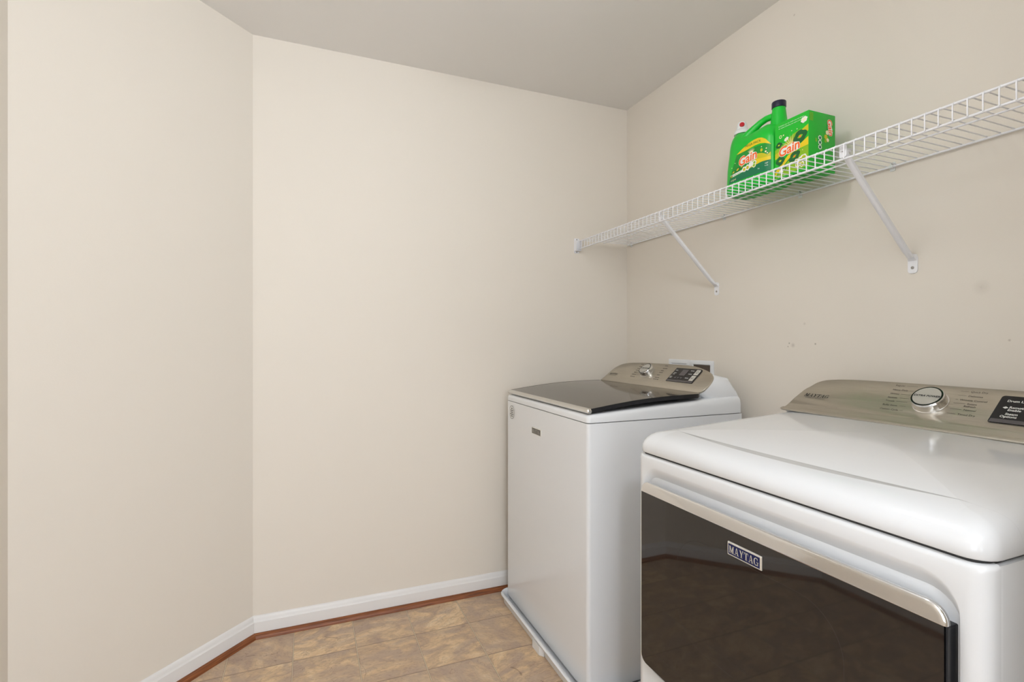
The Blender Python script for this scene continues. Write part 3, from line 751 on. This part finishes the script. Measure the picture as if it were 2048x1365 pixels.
copy_tree(b1, (0, 1.643-.902, 0), 'white diagonal shelf brace between the corner and the detergent bottle')

# wall clips holding the back rod
def make_clip(y, label):
    r = thing('shelf_clip', (XR, y, SZ-.005), label, 'clip', 'wall clips along the back rod of the shelf')
    z = SZ-.0042; mb = MB()
    pts = [(XR-.008+.0052*math.cos(t), z+.0052*math.sin(t)) for t in [math.radians(a) for a in range(60, 331, 30)]]
    mb.loft([[Vector((x, yy, zz)) for x, zz in pts] + [Vector((XR-.008+(x-XR+.008)*.66, yy, z+(zz-z)*.66)) for x, zz in pts[::-1]] for yy in (y-.006, y+.006)], 'spout')
    mb.box((XR-.003, y-.007, z-.012), (XR-.0002, y+.007, z+.014), 'spout', .001)
    mb.build('clip_body', r, angle=40)
    mb = MB(); mb.lathe((XR-.003, y, z+.0105), (-1, 0, 0), [(.0030, 0), (.0026, .002), (.001, .0025)], 'screw', 12); mb.build('screw', r)
    return r
clips = [(2.245, 'small clear wall clip on the shelf back rod right in the room corner'),
         (1.925, 'small clear wall clip behind the far diagonal brace'),
         (1.600, 'small clear wall clip between the far brace and the detergent bottle'),
         (1.255, 'small clear wall clip under the detergent bottle and box'),
         (.955, 'small clear wall clip just right of the near diagonal brace')]
c0 = make_clip(clips[0][0], clips[0][1])
for yy, lb in clips[1:]: copy_tree(c0, (0, yy-clips[0][0], 0), lb)

r = thing('shelf_end_bracket', (1.285, YB, 1.687), 'small white end bracket screwed to the back wall, holding the shelf tip', 'shelf bracket')
mb = MB()
bf = lambda a, b, d: Vector((a, YB-d, b))
mb.prism(rrect(1.270, 1.298, 1.650, 1.726, .003, 3), bf, .0003, .003, 'wire')
mb.box((1.2985, YB-.022, 1.660), (1.3005, YB-.0005, 1.714), 'wire'); mb.box((1.2725, YB-.022, 1.660), (1.2985, YB-.003, 1.6635), 'wire', .001)
mb.box((1.2725, YB-.020, 1.6635), (1.2745, YB-.003, 1.714), 'wire')
mb.build('plate', r, angle=40)
for z in (1.656, 1.720):
    mb = MB(); mb.lathe((1.284, YB-.003, z), (0, -1, 0), [(.0036, 0), (.0030, .0012), (.001, .0016)], 'screw', 14); mb.build('screw', r)

# ---------------------------------------------------------------- wall boxes behind the washer
def outlet(y0, y1, label, cat, name, recess):
    r = thing(name, (XR, (y0+y1)/2, 1.05), label, cat)
    f = front(XR); mb = MB(); z0, z1 = .965, 1.113; k = [(.0003, 0), (.004, .0), (.006, .003)]
    O = [rrect(y0+e, y1-e, z0+e, z1-e, .004, 3) for _, e in k]; b = .017
    I = [rrect(y0+b, y1-b, z0+b, z1-b, .003, 3), rrect(y0+b+.003, y1-b-.003, z0+b+.003, z1-b-.003, .003, 3)]
    rings = [[f(a, c, k[i][0]) for a, c in O[i]] for i in range(3)]
    rings += [[f(a, c, .006) for a, c in I[0]], [f(a, c, .0015) for a, c in I[1]]]
    mb.loft(rings, 'plastic', cap0=True, cap1=False); mb.build('cover_frame', r, angle=30)
    mb = MB(); mb.flat(I[1], f, .0016, 'outlet_shade' if recess else 'plastic'); mb.build('recess' if recess else 'cover_plate', r, smooth=False)  # flat sheet; the opening's shade is painted by its dark colour
    return r
outlet(1.659, 1.800, 'white framed laundry supply box with a dark opening on the wall above the washer controls', 'supply box', 'laundry_supply_box', True)
outlet(1.803, 1.944, 'white closed cover plate on the wall left of the dark-opening box, above the washer', 'wall plate', 'wall_plate', False)

# ---------------------------------------------------------------- detergent carton
BZ = 1.7082; bx0, bx1, by0, by1, bz1 = 1.376, 1.490, 1.058, 1.175, 1.884
r = thing('detergent_box', ((bx0+bx1)/2, (by0+by1)/2, BZ), 'square green carton with an orange Gain logo standing on the wire shelf right of the bottle', 'box')
r['label'] = 'square green carton with orange lettering on the wire shelf, right of the green bottle'
mb = MB(); mb.box((bx0, by0, BZ), (bx1, by1, bz1), 'boxside', .0012, 2); 
mb.build('carton', r, angle=40)
F = flipy(front(bx0), 0)      # local a = -y
_k = [0]
def fl(cx, cy, rr, n, m, mb, fn, d, sq=1.0, rot=0.0, dep=.34):
    """scalloped flower / clover blob"""
    _k[0] += 1; d = d + _k[0] % 17 * 8e-6
    pts = []
    for i in range(n*8):
        t = 2*PI*i/(n*8); q = rr*(1-dep*.5+dep*.5*abs(math.cos(n*t/2)) ); x, y_ = q*math.cos(t), q*sq*math.sin(t)
        pts.append((cx+x*math.cos(rot)-y_*math.sin(rot), cy+x*math.sin(rot)+y_*math.cos(rot)))
    mb.flat(pts, fn, d, m)
def hull(P):
    P = sorted(set(P)); L = []; U_ = []
    for seq, out in ((P, L), (P[::-1], U_)):
        for p in seq:
            while len(out) > 1 and (out[-1][0]-out[-2][0])*(p[1]-out[-2][1])-(out[-1][1]-out[-2][1])*(p[0]-out[-2][0]) <= 0: out.pop()
            out.append(p)
    return L[:-1]+U_[:-1]
def gain(mb, fn, d, cx, cy, size, rot, sh=.15):
    """orange logo lettering on a white backing that hugs the word"""
    vs, _ = text_mesh('Gain', size, shear=sh, offset=size*.060); c_, s_ = math.cos(rot), math.sin(rot)
    # backing: the word's outline bridged between the letters
    H = [(x*.985, y) for x, y in vs]; n_cut = -.20*size
    up = [p for p in H if p[0] < n_cut]; rt = [p for p in H if p[0] >= n_cut*1.6 and p[1] < .33*size]
    for pts, dd in ((up, 0), (rt, .00010)):
        if len(pts) > 3: mb.flat([(cx+x*c_-y*s_, cy+x*s_+y*c_) for x, y in hull(pts)], fn, d+dd, 'pwhite')
    put_text(mb, 'Gain', size, fn, d+.00025, 'orange', ca=cx, cb=cy, rot=rot, shear=sh, offset=size*.022)
mb = MB(); W0, W1 = -by1+.001, -by0-.001; z0, z1 = BZ+.001, bz1-.001; D = .00022
H_ = z1-z0; Wd = W1-W0
X = lambda u: W0+Wd*u
Z = lambda v: z0+H_*v
mb.flat([(X(0), Z(0)), (X(1), Z(0)), (X(1), Z(1)), (X(0), Z(1))], F, D, 'boxgreen')
mb.flat([(X(0), Z(.10)), (X(1), Z(.18)), (X(1), Z(.42)), (X(.5), Z(.30)), (X(0), Z(.20))], F, D*1.5, 'midgreen')
mb.flat([(X(0), Z(.46)), (X(.3), Z(.52)), (X(.6), Z(.66)), (X(1), Z(.77)), (X(1), Z(.66)), (X(.72), Z(.55)), (X(.4), Z(.44)), (X(0), Z(.36))], F, D*2, 'gold')
mb.flat([(X(0), Z(.53)), (X(.28), Z(.59)), (X(.55), Z(.70)), (X(.8), Z(.74)), (X(.6), Z(.64)), (X(.3), Z(.52)), (X(0), Z(.46))], F, D*2.2, 'lime')
mb.flat([(X(0), Z(.14)), (X(.12), Z(.20)), (X(.4), Z(.36)), (X(.7), Z(.46)), (X(1), Z(.56)), (X(1), Z(.42)), (X(.7), Z(.40)), (X(.4), Z(.28)), (X(.15), Z(.14)), (X(0), Z(.05))], F, D*2.3, 'yellow')
mb.flat([(X(.0), Z(.02)), (X(.3), Z(.02)), (X(1), Z(.06)), (X(1), Z(.42)), (X(.7), Z(.38)), (X(.4), Z(.25)), (X(.15), Z(.12))], F, D*2.5, 'lime')
for i in range(17):      # sun rays
    a = math.radians(20+i*8.5); c_, s_ = math.cos(a), math.sin(a); cx, cy = X(.50), Z(.50); L1 = .030+.010*(i % 2)
    mb.flat([(cx+c_*.006-s_*.0012, cy+s_*.006+c_*.0012), (cx+c_*.006+s_*.0012, cy+s_*.006-c_*.0012), (cx+c_*L1, cy+s_*L1)], F, D*3, 'cream' if i % 2 else 'yellow')
for (u, v, q, sq, rt) in ((.765, .61, .0245, .80, .3), (.60, .30, .021, .70, .5), (.125, .60, .012, .8, .2), (.165, .31, .0165, .9, .1), (.30, .145, .007, .8, .6), (.86, .86, .010, .7, .4)):
    fl(X(u), Z(v), q, 4, 'dkgreen', mb, F, D*4, sq, rt); fl(X(u), Z(v), q*.36, 4, 'lime', mb, F, D*4.4, sq*.7, rt); mb.flat(circ(X(u), Z(v), q*.14), F, D*4.8, 'orange' if u > .5 else 'yellow')
for (u, v, q, sq, rt) in ((.885, .87, .0115, .8, .3), (.36, .66, .0085, .65, .4), (.20, .115, .0090, .75, .4), (.22, .45, .010, .9, 0)):
    fl(X(u), Z(v), q, 6, 'pwhite', mb, F, D*5, sq, rt); fl(X(u), Z(v), q*.5, 5, 'cream', mb, F, D*5.4, sq, rt)
for (u, v, q) in ((.78, .19, .012), (.70, .135, .010), (.87, .22, .012), (.82, .115, .009), (.66, .20, .008)):
    fl(X(u), Z(v), q, 5, 'pwhite', mb, F, D*5, .9, u*7); mb.flat(circ(X(u), Z(v), q*.6), F, D*5.3, 'gold'); mb.flat(circ(X(u)+.001, Z(v)-.001, q*.36), F, D*5.6, 'lime')
for (u, v, q) in ((.52, .77, .0014), (.68, .76, .0016), (.18, .74, .0050), (.27, .75, .0022), (.84, .36, .0013), (.45, .20, .0012)):
    mb.flat(circ(X(u), Z(v), q), F, D*5, 'cream')
mb.flat(circ(X(.18), Z(.74), .0033), F, D*5.4, 'boxgreen')
mb.flat([(X(.02), Z(.955)), (X(.0), Z(.945)), (X(.0), Z(.945))], F, D, 'pwhite')
put_text(mb, 'freshness you can smell now and longer', .0052, F, D*5, 'pwhite', ca=X(.5), cb=Z(.935), spacing=1.05)
put_text(mb, 'for loads of laundry you wash at home', .0050, F, D*5, 'pwhite', ca=X(.48), cb=Z(.895), spacing=1.05)
gain(mb, F, D*6, X(.43), Z(.475), .040, .10)
put_text(mb, '80', .010, F, D*5, 'pwhite', ca=X(.14), cb=Z(.035)); put_text(mb, 'sheets', .006, F, D*5, 'pwhite', ca=X(.33), cb=Z(.035))
mb.build('front_artwork', r, smooth=False)
mb = MB(); G = lambda a, b, d: Vector((a, by0-d, b))
for v in (.665, .585, .505):
    zz = z0+H_*(v-.10)
    fl(bx0+.047, zz, .0078, 7, 'pwhite', mb, G, D*2, .95); mb.flat(circ(bx0+.047, zz, .0046), G, D*3, 'teal')
mb.flat([(bx0+.058, Z(.32)), (bx0+.0585, Z(.32)), (bx0+.0585, Z(.66)), (bx0+.058, Z(.66))], G, D*2, 'lime')
for i in range(9):
    mb.flat([(bx0+.003, Z(.97-.016*i)), (bx0+.018, Z(.97-.016*i)), (bx0+.018, Z(.963-.016*i)), (bx0+.003, Z(.963-.016*i))], G, D*2, 'lime')
for (x, v, q, m_) in ((.072, .60, .0075, 'gold'), (.078, .68, .007, 'cream'), (.080, .55, .006, 'cream'), (.071, .53, .006, 'lime')):
    fl(bx0+x, Z(v), q, 5, m_, mb, G, D*2.5, 1.0, x*50)
gain(mb, G, D*4, bx0+.091, Z(.78), .027, math.radians(-80))
mb.build('side_print', r, smooth=False); mb = MB()
mb.flat(circ(bx0+.030, Z(.535), .0025), G, D*2, 'lime'); mb.flat(circ(bx0+.031, Z(.505), .003, .004), G, D*2, 'lime')
mb.build('side_mark', r, smooth=False)

# ---------------------------------------------------------------- detergent bottle
XC = 1.430; HD = .060; YA, YE = 1.182, 1.392      # right and left end
r = thing('detergent_bottle', (XC, (YA+YE)/2, BZ), 'large green detergent jug with handle, navy cap and white spout on the wire shelf', 'bottle')
def top_z(y):
    P = [(YA, 1.888), (1.20, 1.905), (1.23, 1.9175), (1.256, 1.9150), (1.280, 1.9125), (1.305, 1.9120), (1.322, 1.920), (1.335, 1.930), (1.355, 1.936), (1.378, 1.938), (YE, 1.926)]
    for (a, za), (b, zb) in zip(P, P[1:]):
        if y <= b: t = (y-a)/(b-a); t = t*t*(3-2*t)*.5+t*.5; return za+(zb-za)*t
    return P[-1][1]
# loft along z: superellipse sections in (y,x)
def ext(z):
    t = (z-BZ)
    yl = YE - (.010 if t < .004 else 0) - (.006 if t < .010 else 0)
    yl = YE - max(0, t-.02)*.06 - max(0, (t-.095))*.10 - max(0, t-.150)*.15
    yr_ = YA + max(0, (t-.16))*.10
    e = .010*max(0, 1-t/.014)**2
    hd = HD - .003*max(0, (t-.10)/.1)
    return yl-e, yr_+e, hd-e
mb = MB(); rings = []; NN = 72
def section(z, flatten=None):
    yl, yr_, hd = ext(z); cy = (yl+yr_)/2; hw = (yl-yr_)/2; pts = []
    for i in range(NN):
        t = 2*PI*i/NN; c, s_ = math.cos(t), math.sin(t); n = 4.2
        q = (abs(c)**n+abs(s_)**n)**(-1/n); pts.append((cy+hw*q*c, hd*q*s_))
    return pts
zs = [BZ+v for v in (0, .002, .006, .012, .03, .06, .09, .12, .138, .150)]
for z in zs: rings.append([Vector((XC+x, y, z)) for y, x in section(z)])
for k, sc in ((.14, .985), (.28, .955), (.43, .90), (.58, .82), (.72, .71), (.84, .57), (.93, .41), (.98, .24), (1.0, .08)):
    rg = []
    for y, x in section(zs[-1]):
        yl, yr_, hd = ext(zs[-1]); cy = (yl+yr_)/2
        yy = cy+(y-cy)*(1-(1-sc)*.16) if abs(y-cy) > 0 else y; xx = x*sc
        rg.append(Vector((XC+xx, yy, zs[-1]+(top_z(max(YA, min(YE, yy)))-zs[-1])*k)))
    rings.append(rg)
mb.loft(rings, 'green'); body = mb.build('jug_body', r, angle=70)
NX, NY_ = XC+.012, 1.216
mb = MB(); mb.lathe((NX, NY_, 1.880), (0, 0, 1), [(.032, 0), (.029, .015), (.0262, .030), (.0240, .050), (.0215, .072), (.0200, .0855)], 'green', 40); mb.build('neck', r, angle=60)
mb = MB(); mb.lathe((NX, NY_, 1.9655), (0, 0, 1), [(.0205, 0), (.0218, .0015), (.0218, .019), (.0208, .021), (.0180, .0215), (.0170, .019), (.0, .019)], 'cap', 48); mb.build('cap', r, angle=40)
mb = MB()
hp = [(1.330, 1.884), (1.318, 1.897), (1.306, 1.9095), (1.290, 1.9245), (1.273, 1.9375), (1.254, 1.9450), (1.238, 1.9455), (1.222, 1.940)]
hx = [-.030, -.026, -.022, -.014, -.006, 0, .004, .010]
mb.tube([(XC+hx[i], y, z) for i, (y, z) in enumerate(hp)], [.017, .016, .0145, .012, .0108, .0105, .011, .0125], 'green', 20); mb.build('handle', r, angle=80)
SYc = 1.358
mb = MB(); mb.lathe((XC, SYc-.001, 1.930), (0, 0, 1), [(.0268, 0), (.0262, .009), (.0240, .0135), (.0200, .0155), (.0175, .019)], 'spout', 40)
mb.lathe((XC, SYc, 1.943), (0, 0, 1), [(.0185, 0), (.0175, .012), (.0160, .024), (.0130, .030), (.0095, .032), (.0, .0325)], 'spout', 36)
sp = mb.build('tap_spout', r, angle=50)
bd = Vector((-.70, -.70, .10)).normalized()
mb = MB(); mb.lathe(Vector((XC, SYc, 1.959))+bd*.0135, bd, [(.0082, 0), (.0082, .0055), (.0072, .0068), (.0, .0070)], 'red', 24); o = mb.build('tap_button', sp, angle=40)
# label on the front (-X) face
FB = XC-HD-.0002
def LX(a, b, d):      # a = -y, follows the rounded side a little
    y = -a; yl, yr_, hd = ext(b); cy = (yl+yr_)/2; hw = (yl-yr_)/2; q = min(.999, abs((y-cy)/hw)); n = 4.2
    x = hd*(1-q**n)**(1/n) if q < .999 else 0
    return Vector((XC-x-.0005-d, y, b))
def dens(poly, n=6):
    out = []
    for i in range(len(poly)):
        p, q = poly[i], poly[(i+1) % len(poly)]
        out += [(p[0]+(q[0]-p[0])*k/n, p[1]+(q[1]-p[1])*k/n) for k in range(n)]
    return out
def patch(mb, lo, hi, a0, a1, m, d, n=24, rows=5):
    """area between curves lo(a) and hi(a), mapped on the curved side"""
    vs = []; fs = []
    for i in range(n+1):
        a = a0+(a1-a0)*i/n
        for j in range(rows+1): vs.append(LX(a, lo(a)+(hi(a)-lo(a))*j/rows, d))
    for i in range(n):
        for j in range(rows): k = i*(rows+1)+j; fs.append((k, k+1, k+rows+2, k+rows+1))
    mb.add(vs, fs, m)
def pw(P):
    def f(a):
        y = -a
        if y >= P[0][0]: return P[0][1]
        for (y0, z0), (y1, z1) in zip(P, P[1:]):
            if y >= y1: return z0+(z1-z0)*(y0-y)/(y0-y1)
        return P[-1][1]
    return f
ytop = pw([(1.323, 1.840), (1.300, 1.8515), (1.274, 1.8610), (1.255, 1.8650), (1.237, 1.8655), (1.222, 1.8620), (1.209, 1.8535), (1.194, 1.8330)])
ylow = pw([(1.323, 1.839), (1.305, 1.8395), (1.288, 1.8405), (1.268, 1.8430), (1.247, 1.8450), (1.228, 1.8450), (1.212, 1.8410), (1.194, 1.8325)])
side = pw([(1.363, 1.7490), (1.345, 1.7910), (1.323, 1.8395)])
teal = pw([(1.363, 1.7490), (1.357, 1.7630), (1.314, 1.7680), (1.288, 1.7720), (1.251, 1.7785), (1.222, 1.7830), (1.194, 1.7830)])
goldt = pw([(1.285, 1.7725), (1.262, 1.8010), (1.240, 1.8150), (1.222, 1.8120), (1.210, 1.8060), (1.203, 1.8010), (1.194, 1.8080)])
goldm = pw([(1.285, 1.7725), (1.262, 1.7900), (1.240, 1.7980), (1.222, 1.7950), (1.194, 1.7940)])
low = lambda a: 1.7480
mb = MB(); d1 = .00017
patch(mb, low, lambda a: min(ylow(a), side(a)), -1.363, -1.194, 'midgreen', d1, 48)
patch(mb, ylow, ytop, -1.323, -1.194, 'yellow', d1*2, 40)
patch(mb, low, teal, -1.362, -1.194, 'teal', d1*2.2, 30, 3)
patch(mb, teal, goldt, -1.285, -1.194, 'gold', d1*2.5, 30)
patch(mb, teal, goldm, -1.285, -1.194, 'yellow', d1*2.8, 30)
for (y, z, q, m_) in ((1.262, 1.788, .0098, 'pwhite'), (1.276, 1.781, .0105, 'pwhite'), (1.248, 1.789, .0080, 'pwhite'), (1.250, 1.780, .0080, 'cream'), (1.290, 1.779, .0100, 'pwhite')):
    fl(-y, z, q, 6, m_, mb, LX, d1*5, .95, y*90); fl(-y, z, q*.58, 5, 'gold' if y > 1.26 else 'lime', mb, LX, d1*5.6, .95, y*50)
for (y, z, q) in ((1.318, 1.787, .0105), (1.337, 1.783, .0085), (1.300, 1.792, .0085), (1.347, 1.770, .0070)):
    fl(-y, z, q, 4, 'dkgreen', mb, LX, d1*4, .6, .5); fl(-y, z, q*.62, 4, 'gold', mb, LX, d1*4.5, .5, .5)
for (y, z, q) in ((1.206, 1.822, .0020), (1.222, 1.832, .0018), (1.208, 1.812, .0030), (1.203, 1.806, .0020), (1.345, 1.800, .0016), (1.330, 1.812, .0014)):
    mb.flat(circ(-y, z, q, n=12), LX, d1*5, 'cream')
mb.flat(circ(-1.222, 1.821, .0042, .0055, 14), LX, d1*5, 'gold')
for i in range(12):
    a = math.radians(40+i*9); c_, s_ = math.cos(a), math.sin(a); cx, cy = -1.262, 1.822
    mb.flat([(cx+c_*.004-s_*.0009, cy+s_*.004+c_*.0009), (cx+c_*.004+s_*.0009, cy+s_*.004-c_*.0009), (cx+c_*.021, cy+s_*.021)], LX, d1*3, 'cream')
put_text(mb, 'MEGA PACK', .0112, LX, .0011, 'dkgreen', ca=-1.2560, cb=1.8545, rot=-.02, offset=.0, spacing=1.05)
gain(mb, LX, d1*8, -1.277, 1.812, .041, .10)
patch(mb, pw([(1.352, 1.7665), (1.288, 1.7735)]), pw([(1.352, 1.7750), (1.288, 1.7810)]), -1.352, -1.292, 'pwhite', d1*4, 10, 2)
put_text(mb, 'aroma boost', .0066, LX, d1*5, 'teal', ca=-1.322, cb=1.7738, rot=.10)
put_text(mb, 'original', .0085, LX, d1*5, 'cream', ca=-1.338, cb=1.7570, rot=.03)
put_text(mb, 'laundry detergent', .0066, LX, d1*5, 'cream', ca=-1.255, cb=1.7415, rot=.02)
put_text(mb, '107', .0072, LX, d1*5, 'pwhite', ca=-1.206, cb=1.7740); put_text(mb, 'loads', .0050, LX, d1*5, 'pwhite', ca=-1.206, cb=1.7670)
put_text(mb, 'he', .0070, LX, d1*5, 'pwhite', ca=-1.232, cb=1.7640)
mb.build('label', body, smooth=False)

for nm, loc in (('detergent_box', (1.4488, 1.1288, SZ+.0017)), ('detergent_bottle', (1.4457, 1.3012, SZ+.0017))):
    o = bpy.data.objects[nm]; o.location = loc; o.scale = (1.011,)*3
for o in list(bpy.data.objects):
    if '_o' in o: del o['_o']
